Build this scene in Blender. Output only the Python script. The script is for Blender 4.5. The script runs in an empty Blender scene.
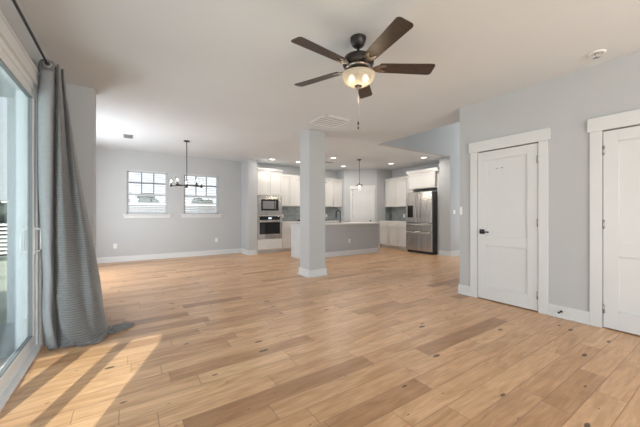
import bpy, bmesh, math, random
from mathutils import Vector, Matrix
R = math.radians
PI = math.pi
random.seed(7)
scn = bpy.context.scene
COL = scn.collection

# ---------------------------------------------------------------- camera, world, sun, exposure
cam_d = bpy.data.cameras.new('camera'); cam = bpy.data.objects.new('camera', cam_d); COL.objects.link(cam)
cam.location = (0, 0, 1.18); cam.rotation_euler = (R(90), 0, R(-33.5))
cam_d.sensor_width = 36; cam_d.lens = 291.6 / 640 * 36; cam_d.clip_start = .02; cam_d.clip_end = 300
scn.camera = cam
scn.view_settings.view_transform = 'Standard'; scn.view_settings.look = 'None'
scn.view_settings.gamma = 1; scn.view_settings.exposure = 0.24
scn.view_settings.use_curve_mapping = False

world = bpy.data.worlds.new('sky'); scn.world = world; world.use_nodes = True
wn = world.node_tree; bgn = wn.nodes['Background']
tc = wn.nodes.new('ShaderNodeTexCoord'); sp = wn.nodes.new('ShaderNodeSeparateXYZ'); cr = wn.nodes.new('ShaderNodeValToRGB')
wn.links.new(tc.outputs['Generated'], sp.inputs[0]); wn.links.new(sp.outputs['Z'], cr.inputs[0]); wn.links.new(cr.outputs[0], bgn.inputs[0])
cr.color_ramp.elements[0].position = 0.0; cr.color_ramp.elements[0].color = (.98, .99, 1, 1)
cr.color_ramp.elements[1].position = .8; cr.color_ramp.elements[1].color = (.74, .85, 1, 1)
bgn.inputs[1].default_value = 1.4

def light(name, kind, loc, energy, color=(1, 1, 1), **k):
    d = bpy.data.lights.new(name, kind); d.energy = energy; d.color = color
    rot = k.pop('rot', None)
    for a, b in k.items(): setattr(d, a, b)
    o = bpy.data.objects.new(name, d); COL.objects.link(o); o.location = loc
    if rot: o.rotation_euler = rot
    return o
sun = light('sun', 'SUN', (-6, -8, 8), 8.5, (1, .93, .82), angle=R(.6))
sun.rotation_euler = Vector((.372, .928, -math.tan(R(38)))).to_track_quat('-Z', 'Y').to_euler()

# daylight through the sliding door, plus unseen fill lights added to brighten the rooms
light('fill_rear', 'AREA', (1.7, -3.35, 1.45), 110, (.93, .97, 1), shape='RECTANGLE', size=4.5, size_y=2.4, rot=(R(-90), 0, R(180)))  # added fill across the open rear end, which has no glazing
light('daylight_door', 'AREA', (-1.9, 2.0, .7), 105, (.94, .975, 1), shape='RECTANGLE', size=2.0, size_y=3.4, rot=(R(112), 0, R(-90)))
light('fill_dining', 'AREA', (-.94, 6.6, 1.3), 75, (.94, .97, 1), shape='RECTANGLE', size=2.0, size_y=2.0, rot=(R(90), 0, R(-90)))  # added fill standing just inside the solid dining wall
light('fill_hall', 'AREA', (9.40, 3.6, 1.3), 42, (.95, .98, 1), shape='RECTANGLE', size=1.8, size_y=2.0, rot=(R(90), 0, R(90)))  # added fill for hall and kitchen, the wall behind it is closed
light('fill_stairs', 'AREA', (9.45, 3.6, 3.85), 26, (1, .99, .97), shape='RECTANGLE', size=1.6, size_y=1.6, rot=(R(90), 0, R(90)))  # added fill inside the invented upper stairwell opening

# ---------------------------------------------------------------- materials
def mat(name, color, rough=.5, metal=0, spec=.5, emis=None, es=0, **k):
    m = bpy.data.materials.new(name); m.use_nodes = True
    b = m.node_tree.nodes['Principled BSDF']
    b.inputs['Base Color'].default_value = (*color, 1); b.inputs['Roughness'].default_value = rough
    b.inputs['Metallic'].default_value = metal; b.inputs['Specular IOR Level'].default_value = spec
    if emis: b.inputs['Emission Color'].default_value = (*emis, 1); b.inputs['Emission Strength'].default_value = es
    return m
def N(m, t, **k):
    n = m.node_tree.nodes.new(t)
    for a, b in k.items(): setattr(n, a, b)
    return n
def L(m, a, b): m.node_tree.links.new(a, b)
def noisy(m, scale=8, amt=.06, stretch=(1, 1, 1), bump=0, bscale=None, detail=3):
    """slight procedural tone variation and surface relief"""
    b = m.node_tree.nodes['Principled BSDF']; c = list(b.inputs['Base Color'].default_value)
    tcn = N(m, 'ShaderNodeTexCoord'); mp = N(m, 'ShaderNodeMapping'); mp.inputs['Scale'].default_value = stretch
    L(m, tcn.outputs['Object'], mp.inputs[0])
    nz = N(m, 'ShaderNodeTexNoise'); nz.inputs['Scale'].default_value = scale; nz.inputs['Detail'].default_value = detail
    L(m, mp.outputs[0], nz.inputs['Vector'])
    mr = N(m, 'ShaderNodeValToRGB')
    mr.color_ramp.elements[0].position = .3; mr.color_ramp.elements[1].position = .7
    mr.color_ramp.elements[0].color = (*[v * (1 - amt) for v in c[:3]], 1)
    mr.color_ramp.elements[1].color = (*[min(1, v * (1 + amt)) for v in c[:3]], 1)
    L(m, nz.outputs['Fac'], mr.inputs[0]); L(m, mr.outputs[0], b.inputs['Base Color'])
    if bump:
        n2 = N(m, 'ShaderNodeTexNoise'); n2.inputs['Scale'].default_value = bscale or scale * 10
        L(m, mp.outputs[0], n2.inputs['Vector'])
        bp = N(m, 'ShaderNodeBump'); bp.inputs['Strength'].default_value = bump; bp.inputs['Distance'].default_value = .01
        L(m, n2.outputs['Fac'], bp.inputs['Height']); L(m, bp.outputs[0], b.inputs['Normal'])
    return m

M = {}
M['wall'] = noisy(mat('wall_paint', (.485, .50, .51), .75, spec=.2), 1.5, .02, bump=.05, bscale=180)
M['ceil'] = noisy(mat('ceiling_paint', (.65, .685, .715), .85, spec=.1), 1.2, .02, bump=.08, bscale=120)
M['white'] = noisy(mat('white_trim_paint', (.65, .665, .67), .38), 3, .015)
M['cab'] = noisy(mat('cabinet_paint', (.64, .63, .615), .4), 3, .02)
M['islandgrey'] = noisy(mat('island_paint', (.43, .44, .46), .6), 2, .03)
M['bronze'] = noisy(mat('dark_bronze', (.055, .048, .045), .38, .7), 20, .15)
M['blade'] = noisy(mat('fan_blade_wood', (.046, .032, .026), .42), 14, .35, (1, 8, 1))
M['iron'] = noisy(mat('blade_iron_metal', (.32, .28, .25), .3, .9), 20, .1)
M['black'] = noisy(mat('matt_black_metal', (.02, .02, .022), .35, .5), 20, .1)
M['nickel'] = noisy(mat('satin_nickel', (.42, .41, .40), .35, .9), 30, .08)
M['steel'] = noisy(mat('brushed_steel', (.55, .53, .52), .26, 1), 3, .16, (6, 6, .4), bump=.02, bscale=60)
M['steeldark'] = noisy(mat('dark_steel_side', (.085, .09, .09), .5, .3), 8, .06)
M['blackglass'] = mat('black_glass', (.012, .012, .014), .06)
M['counter'] = noisy(mat('pale_quartz', (.66, .65, .64), .2), 30, .06)
M['plastic'] = noisy(mat('white_plastic', (.78, .78, .76), .4), 10, .01)
M['slot'] = mat('slot_black', (.03, .03, .03), .6)
M['vent'] = noisy(mat('vent_enamel', (.76, .77, .78), .5), 8, .02)
M['ventback'] = mat('vent_backing', (.42, .42, .42), .9)
M['ventgrey'] = noisy(mat('grey_vent_enamel', (.25, .25, .25), .6), 8, .04)
M['vinyl'] = noisy(mat('white_vinyl', (.74, .76, .77), .3), 3, .02)
M['muntin'] = noisy(mat('grey_muntin', (.26, .27, .28), .5), 6, .03)
M['fencegrey'] = noisy(mat('weathered_fence', (.20, .20, .205), .8), 1.2, .25)
M['gasket'] = mat('dark_gasket', (.16, .17, .175), .6)
M['blind'] = noisy(mat('blind_slat', (.55, .56, .58), .5), 6, .03)
M['concrete'] = noisy(mat('porch_concrete', (.30, .31, .31), .85), 3, .12, bump=.2, bscale=50)
M['lawn'] = noisy(mat('pale_dry_lawn', (.42, .42, .34), .95), 2, .2)
M['leaf'] = noisy(mat('hedge_leaf', (.075, .09, .075), .9), 9, .5, bump=.6, bscale=30)
M['bark'] = noisy(mat('bark', (.12, .10, .08), .9), 14, .3, (1, 1, .2))
M['siding'] = noisy(mat('white_siding', (.66, .69, .71), .6), 3, .02)
M['rubber'] = mat('rubber', (.02, .02, .02), .7)
M['candle'] = mat('candle_sleeve', (.09, .08, .08), .4, .6)

def siding_bump(m, pitch=.13):
    b = m.node_tree.nodes['Principled BSDF']; tcn = N(m, 'ShaderNodeTexCoord'); s = N(m, 'ShaderNodeSeparateXYZ'); L(m, tcn.outputs['Object'], s.inputs[0])
    a = N(m, 'ShaderNodeMath', operation='DIVIDE'); a.inputs[1].default_value = pitch; L(m, s.outputs['Z'], a.inputs[0])
    fr = N(m, 'ShaderNodeMath', operation='FRACT'); L(m, a.outputs[0], fr.inputs[0])
    bp = N(m, 'ShaderNodeBump'); bp.inputs['Strength'].default_value = .8; bp.inputs['Distance'].default_value = .02
    L(m, fr.outputs[0], bp.inputs['Height']); L(m, bp.outputs[0], b.inputs['Normal'])
siding_bump(M['siding'])

def glass_mat(name, tint, refl=.08):
    m = bpy.data.materials.new(name); m.use_nodes = True; nt = m.node_tree; nt.nodes.clear()
    out = nt.nodes.new('ShaderNodeOutputMaterial'); tr = nt.nodes.new('ShaderNodeBsdfTransparent'); gl = nt.nodes.new('ShaderNodeBsdfGlossy')
    mx = nt.nodes.new('ShaderNodeMixShader'); lw = nt.nodes.new('ShaderNodeLayerWeight'); lw.inputs[0].default_value = .5
    pw_ = nt.nodes.new('ShaderNodeMath'); pw_.operation = 'POWER'; pw_.inputs[1].default_value = 5; nt.links.new(lw.outputs['Facing'], pw_.inputs[0])
    fr = nt.nodes.new('ShaderNodeMath'); fr.operation = 'MULTIPLY_ADD'; fr.inputs[1].default_value = .8; fr.inputs[2].default_value = .035; nt.links.new(pw_.outputs[0], fr.inputs[0])
    tr.inputs[0].default_value = (*tint, 1); gl.inputs[0].default_value = (.9, .95, 1, 1); gl.inputs[1].default_value = .01
    nt.links.new(fr.outputs[0], mx.inputs[0]); nt.links.new(tr.outputs[0], mx.inputs[1]); nt.links.new(gl.outputs[0], mx.inputs[2])
    nt.links.new(mx.outputs[0], out.inputs[0]); return m
M['glass'] = glass_mat('window_glass', (.95, .97, .98))
M['doorglass'] = glass_mat('door_glass', (.80, .845, .845))
M['clearglass'] = glass_mat('clear_shade_glass', (.985, .985, .985))

def bowl_mat():
    m = bpy.data.materials.new('frosted_bowl_glass'); m.use_nodes = True; nt = m.node_tree; nt.nodes.clear()
    out = nt.nodes.new('ShaderNodeOutputMaterial'); tr = nt.nodes.new('ShaderNodeBsdfTransparent'); tl = nt.nodes.new('ShaderNodeBsdfTranslucent')
    df = nt.nodes.new('ShaderNodeBsdfPrincipled'); df.inputs['Base Color'].default_value = (.58, .55, .50, 1); df.inputs['Roughness'].default_value = .25
    tl.inputs[0].default_value = (.70, .66, .58, 1); tr.inputs[0].default_value = (.95, .9, .82, 1)
    em = nt.nodes.new('ShaderNodeEmission'); em.inputs[0].default_value = (1, .88, .72, 1); em.inputs[1].default_value = .03
    m1 = nt.nodes.new('ShaderNodeMixShader'); m1.inputs[0].default_value = .5
    m2 = nt.nodes.new('ShaderNodeMixShader'); m2.inputs[0].default_value = .42; ad = nt.nodes.new('ShaderNodeAddShader')
    nt.links.new(df.outputs[0], m1.inputs[1]); nt.links.new(tl.outputs[0], m1.inputs[2])
    nt.links.new(m1.outputs[0], m2.inputs[1]); nt.links.new(tr.outputs[0], m2.inputs[2])
    nt.links.new(m2.outputs[0], ad.inputs[0]); nt.links.new(em.outputs[0], ad.inputs[1]); nt.links.new(ad.outputs[0], out.inputs[0])
    return m
M['bowl'] = bowl_mat()
M['bulb'] = mat('lit_bulb', (1, .95, .85), .4, emis=(1, .88, .7), es=7)
M['can'] = mat('lit_recessed_lens', (1, 1, 1), .4, emis=(1, .95, .88), es=3.5)

def floor_mat():
    m = bpy.data.materials.new('hickory_planks'); m.use_nodes = True; b = m.node_tree.nodes['Principled BSDF']
    def math_(op, a, b2=None, c=None):
        n = N(m, 'ShaderNodeMath', operation=op)
        for i, v in enumerate((a, b2, c)):
            if v is None: continue
            if isinstance(v, (int, float)): n.inputs[i].default_value = v
            else: L(m, v, n.inputs[i])
        return n.outputs[0]
    tcn = N(m, 'ShaderNodeTexCoord'); s = N(m, 'ShaderNodeSeparateXYZ'); L(m, tcn.outputs['Object'], s.inputs[0])
    X, Y = s.outputs['X'], s.outputs['Y']
    W = .152
    yr = math_('DIVIDE', Y, W); row = math_('FLOOR', yr); fy = math_('FRACT', yr)
    w1 = N(m, 'ShaderNodeTexWhiteNoise', noise_dimensions='1D'); L(m, row, w1.inputs['W'])
    r1 = w1.outputs['Value']
    w1b = N(m, 'ShaderNodeTexWhiteNoise', noise_dimensions='1D'); L(m, math_('ADD', row, 37.3), w1b.inputs['W'])
    ln = math_('MULTIPLY_ADD', w1b.outputs['Value'], .75, .65)
    xs = math_('DIVIDE', math_('MULTIPLY_ADD', r1, 3.7, math_('ADD', X, 20)), ln)
    idx = math_('FLOOR', xs); fx = math_('FRACT', xs)
    cmb = N(m, 'ShaderNodeCombineXYZ'); L(m, row, cmb.inputs[0]); L(m, idx, cmb.inputs[1])
    w2 = N(m, 'ShaderNodeTexWhiteNoise', noise_dimensions='2D'); L(m, cmb.outputs[0], w2.inputs['Vector'])
    rv = w2.outputs['Value']
    # plank tone
    ramp = N(m, 'ShaderNodeValToRGB'); els = ramp.color_ramp.elements
    els[0].position = 0; els[0].color = (.37, .205, .108, 1); els[1].position = 1; els[1].color = (.67, .44, .26, 1)
    for p, c in ((.06, (.48, .285, .155)), (.22, (.575, .355, .203)), (.55, (.62, .39, .226)), (.85, (.66, .425, .25))):
        e = els.new(p); e.color = (*c, 1)
    L(m, rv, ramp.inputs[0])
    # grain, shifted per plank
    cg = N(m, 'ShaderNodeCombineXYZ'); L(m, math_('MULTIPLY', X, 1.6), cg.inputs[0]); L(m, math_('MULTIPLY', Y, 15), cg.inputs[1]); L(m, math_('MULTIPLY', rv, 57), cg.inputs[2])
    g = N(m, 'ShaderNodeTexNoise'); g.inputs['Scale'].default_value = 1.6; g.inputs['Detail'].default_value = 6; g.inputs['Roughness'].default_value = .6; g.inputs['Distortion'].default_value = 1.2
    L(m, cg.outputs[0], g.inputs['Vector'])
    gr = N(m, 'ShaderNodeValToRGB'); gr.color_ramp.elements[0].position = .3; gr.color_ramp.elements[0].color = (.76, .72, .67, 1)
    gr.color_ramp.elements[1].position = .68; gr.color_ramp.elements[1].color = (1.06, 1.05, 1.04, 1); L(m, g.outputs['Fac'], gr.inputs[0])
    cf = N(m, 'ShaderNodeCombineXYZ'); L(m, math_('MULTIPLY', X, 1.1), cf.inputs[0]); L(m, math_('MULTIPLY', Y, 6), cf.inputs[1]); L(m, math_('MULTIPLY', rv, 31), cf.inputs[2])
    g2 = N(m, 'ShaderNodeTexNoise'); g2.inputs['Scale'].default_value = 1.3; g2.inputs['Detail'].default_value = 3; g2.inputs['Distortion'].default_value = 2.5; L(m, cf.outputs[0], g2.inputs['Vector'])
    gr2 = N(m, 'ShaderNodeValToRGB'); gr2.color_ramp.elements[0].position = .32; gr2.color_ramp.elements[0].color = (.84, .78, .70, 1)
    gr2.color_ramp.elements[1].position = .62; gr2.color_ramp.elements[1].color = (1.05, 1.05, 1.05, 1); L(m, g2.outputs['Fac'], gr2.inputs[0])
    m0 = N(m, 'ShaderNodeMix', data_type='RGBA', blend_type='MULTIPLY'); m0.inputs['Factor'].default_value = 1
    L(m, ramp.outputs[0], m0.inputs[6]); L(m, gr2.outputs[0], m0.inputs[7])
    mu = N(m, 'ShaderNodeMix', data_type='RGBA', blend_type='MULTIPLY'); mu.inputs['Factor'].default_value = 1
    L(m, m0.outputs[2], mu.inputs[6]); L(m, gr.outputs[0], mu.inputs[7])
    # knots
    ck = N(m, 'ShaderNodeCombineXYZ'); L(m, math_('MULTIPLY', X, .8), ck.inputs[0]); L(m, math_('MULTIPLY', Y, 2.0), ck.inputs[1])
    v = N(m, 'ShaderNodeTexVoronoi', voronoi_dimensions='2D'); v.inputs['Scale'].default_value = 2.3; L(m, ck.outputs[0], v.inputs['Vector'])
    nk = N(m, 'ShaderNodeTexNoise'); nk.inputs['Scale'].default_value = 30; L(m, tcn.outputs['Object'], nk.inputs['Vector'])
    sc = N(m, 'ShaderNodeSeparateColor'); L(m, v.outputs['Color'], sc.inputs[0])
    thr = math_('MULTIPLY', math_('GREATER_THAN', sc.outputs[0], .72), math_('MULTIPLY_ADD', sc.outputs[1], .05, .018))
    dk = math_('SUBTRACT', math_('MULTIPLY_ADD', nk.outputs['Fac'], -.03, v.outputs['Distance']), math_('SUBTRACT', thr, .010))
    kn = N(m, 'ShaderNodeMapRange'); kn.inputs['From Min'].default_value = 0; kn.inputs['From Max'].default_value = .02
    kn.inputs['To Min'].default_value = .9; kn.inputs['To Max'].default_value = 0; L(m, dk, kn.inputs['Value'])
    mk = N(m, 'ShaderNodeMix', data_type='RGBA'); L(m, kn.outputs[0], mk.inputs['Factor']); L(m, mu.outputs[2], mk.inputs[6]); mk.inputs[7].default_value = (.055, .03, .02, 1)
    # seams
    ey = math_('MULTIPLY', math_('MINIMUM', fy, math_('SUBTRACT', 1, fy)), W)
    ex = math_('MULTIPLY', math_('MINIMUM', fx, math_('SUBTRACT', 1, fx)), ln)
    e = math_('MINIMUM', ey, ex)
    sm = N(m, 'ShaderNodeMapRange'); sm.inputs['From Min'].default_value = .0006; sm.inputs['From Max'].default_value = .0032
    sm.inputs['To Min'].default_value = 1; sm.inputs['To Max'].default_value = 0; L(m, e, sm.inputs['Value'])
    ms = N(m, 'ShaderNodeMix', data_type='RGBA'); L(m, math_('MULTIPLY', sm.outputs[0], .7), ms.inputs['Factor']); L(m, mk.outputs[2], ms.inputs[6]); ms.inputs[7].default_value = (.13, .075, .05, 1)
    L(m, ms.outputs[2], b.inputs['Base Color'])
    rr = math_('MULTIPLY_ADD', g.outputs['Fac'], .12, .27); L(m, rr, b.inputs['Roughness'])
    bp = N(m, 'ShaderNodeBump'); bp.inputs['Strength'].default_value = .25; bp.inputs['Distance'].default_value = .004
    L(m, math_('MULTIPLY_ADD', sm.outputs[0], -1, math_('MULTIPLY', g.outputs['Fac'], .35)), bp.inputs['Height']); L(m, bp.outputs[0], b.inputs['Normal'])
    b.inputs['Specular IOR Level'].default_value = .5;
    return m
M['floor'] = floor_mat()

def tile_mat():
    m = mat('grey_subway_tile', (.3, .33, .34), .18); b = m.node_tree.nodes['Principled BSDF']
    tcn = N(m, 'ShaderNodeTexCoord'); s = N(m, 'ShaderNodeSeparateXYZ'); L(m, tcn.outputs['Object'], s.inputs[0])
    ad = N(m, 'ShaderNodeMath', operation='ADD'); L(m, s.outputs[0], ad.inputs[0]); L(m, s.outputs[1], ad.inputs[1])
    c = N(m, 'ShaderNodeCombineXYZ'); L(m, ad.outputs[0], c.inputs[0]); L(m, s.outputs[2], c.inputs[1])
    br = N(m, 'ShaderNodeTexBrick'); L(m, c.outputs[0], br.inputs['Vector'])
    br.inputs['Color1'].default_value = (.22, .245, .25, 1); br.inputs['Color2'].default_value = (.30, .325, .33, 1); br.inputs['Mortar'].default_value = (.42, .43, .43, 1)
    br.inputs['Scale'].default_value = 1; br.inputs['Mortar Size'].default_value = .003; br.inputs['Brick Width'].default_value = .152; br.inputs['Row Height'].default_value = .076
    L(m, br.outputs['Color'], b.inputs['Base Color']); return m
M['tile'] = tile_mat()

def fabric_mat(name, c, pitch=.021, amt=.12):
    m = mat(name, c, .85, spec=.15); b = m.node_tree.nodes['Principled BSDF']
    b.inputs['Sheen Weight'].default_value = .3
    tcn = N(m, 'ShaderNodeTexCoord'); wv = N(m, 'ShaderNodeTexWave', bands_direction='Z'); wv.inputs['Scale'].default_value = .314 / pitch
    wv.inputs['Distortion'].default_value = 2.2; wv.inputs['Detail'].default_value = 2; wv.inputs['Detail Scale'].default_value = 2
    L(m, tcn.outputs['Object'], wv.inputs['Vector'])
    nz = N(m, 'ShaderNodeTexNoise'); nz.inputs['Scale'].default_value = 60; L(m, tcn.outputs['Object'], nz.inputs['Vector'])
    rp = N(m, 'ShaderNodeValToRGB'); rp.color_ramp.elements[0].color = (*[v * (1 - amt) for v in c], 1); rp.color_ramp.elements[1].color = (*[v * (1 + amt) for v in c], 1)
    L(m, wv.outputs['Fac'], rp.inputs[0]); L(m, rp.outputs[0], b.inputs['Base Color'])
    bp = N(m, 'ShaderNodeBump'); bp.inputs['Strength'].default_value = .35; bp.inputs['Distance'].default_value = .006
    L(m, wv.outputs['Fac'], bp.inputs['Height']); L(m, bp.outputs[0], b.inputs['Normal'])
    return m
M['curtain'] = fabric_mat('grey_ribbed_drape', (.14, .142, .143), amt=.2)
M['lining'] = noisy(mat('pale_drape_lining', (.25, .26, .27), .85, spec=.1), 30, .04)

# ---------------------------------------------------------------- mesh helpers
class MB:
    def __init__(s): s.bm = bmesh.new()
    def box(s, x0, x1, y0, y1, z0, z1):
        x0, x1 = sorted((x0, x1)); y0, y1 = sorted((y0, y1)); z0, z1 = sorted((z0, z1))
        v = [s.bm.verts.new(p) for p in ((x0, y0, z0), (x1, y0, z0), (x1, y1, z0), (x0, y1, z0), (x0, y0, z1), (x1, y0, z1), (x1, y1, z1), (x0, y1, z1))]
        for f in ((0, 3, 2, 1), (4, 5, 6, 7), (0, 1, 5, 4), (1, 2, 6, 5), (2, 3, 7, 6), (3, 0, 4, 7)): s.bm.faces.new([v[i] for i in f])
        return s
    def prism(s, pts, z0, z1):
        """polygon in XY (counter-clockwise) extruded from z0 to z1"""
        n = len(pts); a = [s.bm.verts.new((x, y, z0)) for x, y in pts]; b = [s.bm.verts.new((x, y, z1)) for x, y in pts]
        s.bm.faces.new(a[::-1]); s.bm.faces.new(b)
        for i in range(n): s.bm.faces.new((a[i], a[(i + 1) % n], b[(i + 1) % n], b[i]))
        return s
    def lathe(s, prof, c=(0, 0, 0), seg=32, axis='Z'):
        """profile of (radius, height) turned about an axis"""
        rings = []
        for r, z in prof:
            ring = []
            for k in range(seg):
                a = 2 * PI * k / seg; p = (r * math.cos(a), r * math.sin(a), z)
                if axis == 'X': p = (z, p[0], p[1])
                if axis == 'Y': p = (p[0], z, p[1])
                ring.append(s.bm.verts.new((p[0] + c[0], p[1] + c[1], p[2] + c[2])))
            rings.append(ring)
        for i in range(len(rings) - 1):
            for k in range(seg):
                f = s.bm.faces.new((rings[i][k], rings[i][(k + 1) % seg], rings[i + 1][(k + 1) % seg], rings[i + 1][k])); f.smooth = True
        if prof[0][0] > 1e-5: s.bm.faces.new(rings[0][::-1])
        if prof[-1][0] > 1e-5: s.bm.faces.new(rings[-1])
        return s
    def tube(s, pts, r, seg=10, close=False):
        pts = [Vector(p) for p in pts]; n = len(pts); rings = []
        up = Vector((0, 0, 1))
        for i, p in enumerate(pts):
            if close: t = pts[(i + 1) % n] - pts[i - 1]
            else: t = pts[min(i + 1, n - 1)] - pts[max(i - 1, 0)]
            t.normalize(); u = up if abs(t.z) < .9 else Vector((1, 0, 0))
            a = t.cross(u).normalized(); b = a.cross(t).normalized()
            rr = r[i] if isinstance(r, (list, tuple)) else r
            rings.append([s.bm.verts.new(p + rr * (math.cos(2 * PI * k / seg) * a + math.sin(2 * PI * k / seg) * b)) for k in range(seg)])
        for i in range(n if close else n - 1):
            A, B = rings[i], rings[(i + 1) % n]
            for k in range(seg):
                f = s.bm.faces.new((A[k], A[(k + 1) % seg], B[(k + 1) % seg], B[k])); f.smooth = True
        if not close: s.bm.faces.new(rings[0][::-1]); s.bm.faces.new(rings[-1])
        return s
    def sphere(s, c, r, sc=(1, 1, 1), seg=16):
        prof = [(max(1e-4, math.sin(PI * i / 10)), -math.cos(PI * i / 10)) for i in range(11)]
        rings = [[s.bm.verts.new((c[0] + r * sc[0] * q * math.cos(2 * PI * k / seg), c[1] + r * sc[1] * q * math.sin(2 * PI * k / seg), c[2] + r * sc[2] * z)) for k in range(seg)] for q, z in prof]
        for i in range(10):
            for k in range(seg):
                f = s.bm.faces.new((rings[i][k], rings[i][(k + 1) % seg], rings[i + 1][(k + 1) % seg], rings[i + 1][k])); f.smooth = True
        return s
    def xform(s, m): s.bm.transform(m); return s
    def build(s, name, material, parent=None, bevel=0, wp=True):
        """wp: vertices were given in world space, shift them into an unrotated parent's frame"""
        me = bpy.data.meshes.new(name)
        bmesh.ops.recalc_face_normals(s.bm, faces=s.bm.faces[:])
        if parent is not None and wp:
            w = Vector(parent.location)
            if parent.parent: w = w + Vector(parent.parent.location)
            s.bm.transform(Matrix.Translation(-w))
        s.bm.to_mesh(me); s.bm.free(); me.materials.append(material)
        o = bpy.data.objects.new(name, me); COL.objects.link(o)
        if parent is not None: o.parent = parent
        if bevel:
            md = o.modifiers.new('bevel', 'BEVEL'); md.width = bevel; md.segments = 2; md.limit_method = 'ANGLE'
        return o
def box(*a): return MB().box(*a)
def tag(o, label, cat, group=None):
    o['label'] = label; o['category'] = cat
    if group: o['group'] = group
    return o
def empty(name, loc=(0, 0, 0), rz=0):
    o = bpy.data.objects.new(name, None); COL.objects.link(o); o.location = loc; o.rotation_euler = (0, 0, rz); o.empty_display_size = .1; return o
def thing(name, label, cat, loc=(0, 0, 0), rz=0, group=None): return tag(empty(name, loc, rz), label, cat, group)
def struct(o, label=None):
    o['kind'] = 'structure'
    if label: o['label'] = label
    return o
def copy_tree(o, parent=None):
    c = o.copy(); COL.objects.link(c); c.parent = parent
    for ch in [x for x in bpy.data.objects if x.parent == o]: copy_tree(ch, c)
    return c

# ---------------------------------------------------------------- the setting: main shell
CH = 2.74
XL, XR, YB = -.66, 4.10, 8.63          # left wall, right wall, back wall
YR0 = -3.4                             # the room runs on behind the camera
struct(box(-.80, 9.5, YR0, 8.78, -.12, 0).build('floor', M['floor']), 'wide hickory plank floor with dark knots')
c = MB(); c.box(-.81, 4.72, YR0, 4.6, CH, CH + .14); c.box(-1.1, 4.72, 4.6, 8.78, CH, CH + .14); c.box(4.72, 8.15, 4.82, 8.78, CH, CH + .14); c.box(4.72, 9.5, YR0, 2.455, CH, CH + .14)
c = c.build('ceiling', M['ceil']); struct(c, 'flat painted ceiling with a stairwell opening at the right')

# left wall with the sliding door opening
DY0, DY1, DZ = .40, 3.56, 2.28
w = MB(); w.box(XL - .15, XL, YR0, DY0, 0, CH); w.box(XL - .15, XL, DY1, 4.6, 0, CH); w.box(XL - .15, XL, DY0, DY1, DZ, CH)
struct(w.build('wall_left', M['wall']), 'grey wall around the sliding glass door')
struct(box(-1.1, -.34, 4.6, 4.84, 0, CH).build('wall_left_return', M['wall']), 'short grey wall end behind the curtain')
struct(box(-1.1, -.95, 4.84, 8.78, 0, CH).build('wall_dining_left', M['wall']))
w3 = struct(empty('window_3', (-.95, 6.6, 0)))  # unseen window added round the dining fill, solid wall behind it
w = MB(); w.box(-.95, -.93, 5.5, 5.6, .2, 2.4); w.box(-.95, -.93, 7.6, 7.7, .2, 2.4); w.box(-.95, -.93, 5.6, 7.6, .2, .3); w.box(-.95, -.93, 5.6, 7.6, 2.3, 2.4)
struct(w.build('window_frame', M['white'], w3)); struct(box(-.949, -.945, 5.6, 7.6, .3, 2.3).build('pane', M['glass'], w3))
# the dining bay's own floor strip
struct(box(-1.1, -.80, 4.6, 8.78, -.12, 0).build('floor_dining', M['floor']))
# back wall with two windows
WZ0, WZ1 = 1.165, 2.275
WIN = [(-.005, .895), (1.285, 2.205)]
w = MB()
xs = [-1.1, WIN[0][0], WIN[0][1], WIN[1][0], WIN[1][1], 6.6]
w.box(xs[0], xs[1], YB, YB + .15, 0, CH); w.box(xs[2], xs[3], YB, YB + .15, 0, CH); w.box(xs[4], xs[5], YB, YB + .15, 0, CH)
for a, b in WIN: w.box(a, b, YB, YB + .15, 0, WZ0); w.box(a, b, YB, YB + .15, WZ1, CH)
struct(w.build('wall_back', M['wall']), 'pale grey dining wall with two windows')
struct(box(2.87, 3.125, 8.0, YB, 0, CH).build('wall_divider', M['wall']), 'short grey wall between dining area and oven tower')
# pantry corner
PX, PY = 6.46, 8.19
struct(box(PX, PX + .1, PY, YB, 0, CH).build('wall_pantry_side', M['wall']))
dg = empty('wall_pantry', (PX, PY, 0), R(-45)); struct(dg, 'angled grey wall around the pantry door')
DS0, DS1, DH = .297, .983, 2.035
g = MB(); g.box(0, DS0, 0, .1, 0, CH); g.box(DS1, 1.146, 0, .1, 0, CH); g.box(DS0, DS1, 0, .1, DH, CH)
struct(g.build('wall_face', M['wall'], dg, wp=False))
struct(box(7.27, 8.0, 7.38, 7.48, 0, CH).build('wall_pantry_return', M['wall']))
struct(box(8.0, 8.12, 4.70, 7.48, 0, CH).build('wall_kitchen_right', M['wall']))
w = MB(); w.box(7.40, 9.5, 4.70, 4.82, 0, 5.3); w.box(7.40, 8.0, 4.82, 5.05, 0, CH); w.box(4.72, 7.40, 4.70, 4.82, CH + .0, 5.3)
struct(w.build('wall_stairwell', M['wall']), 'grey stairwell wall rising above the kitchen ceiling')
w = MB(); w.box(4.60, 4.72, 2.455, 4.82, CH + .14, 5.3); struct(w.build('wall_landing', M['wall']))
# right wall with two doors
D1 = (1.465, 2.185); D2 = (.06, .898)
w = MB(); w.box(XR, XR + .12, D1[1], 2.455, 0, CH); w.box(XR, XR + .12, D2[1], D1[0], 0, CH); w.box(XR, XR + .12, YR0, D2[0], 0, CH)
for a, b in (D1, D2): w.box(XR, XR + .12, a, b, DH, CH)
struct(w.build('wall_right', M['wall']), 'light grey wall with two white doors')
struct(box(XR + .12, 9.5, 2.335, 2.455, 0, 5.3).build('wall_stairs_near', M['wall']))
struct(box(XR + .12, 5.3, .98, 1.1, 0, CH).build('wall_closet', M['wall']))
struct(box(5.3, 5.4, YR0, 2.335, 0, CH).build('wall_closet_back', M['wall']))
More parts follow.
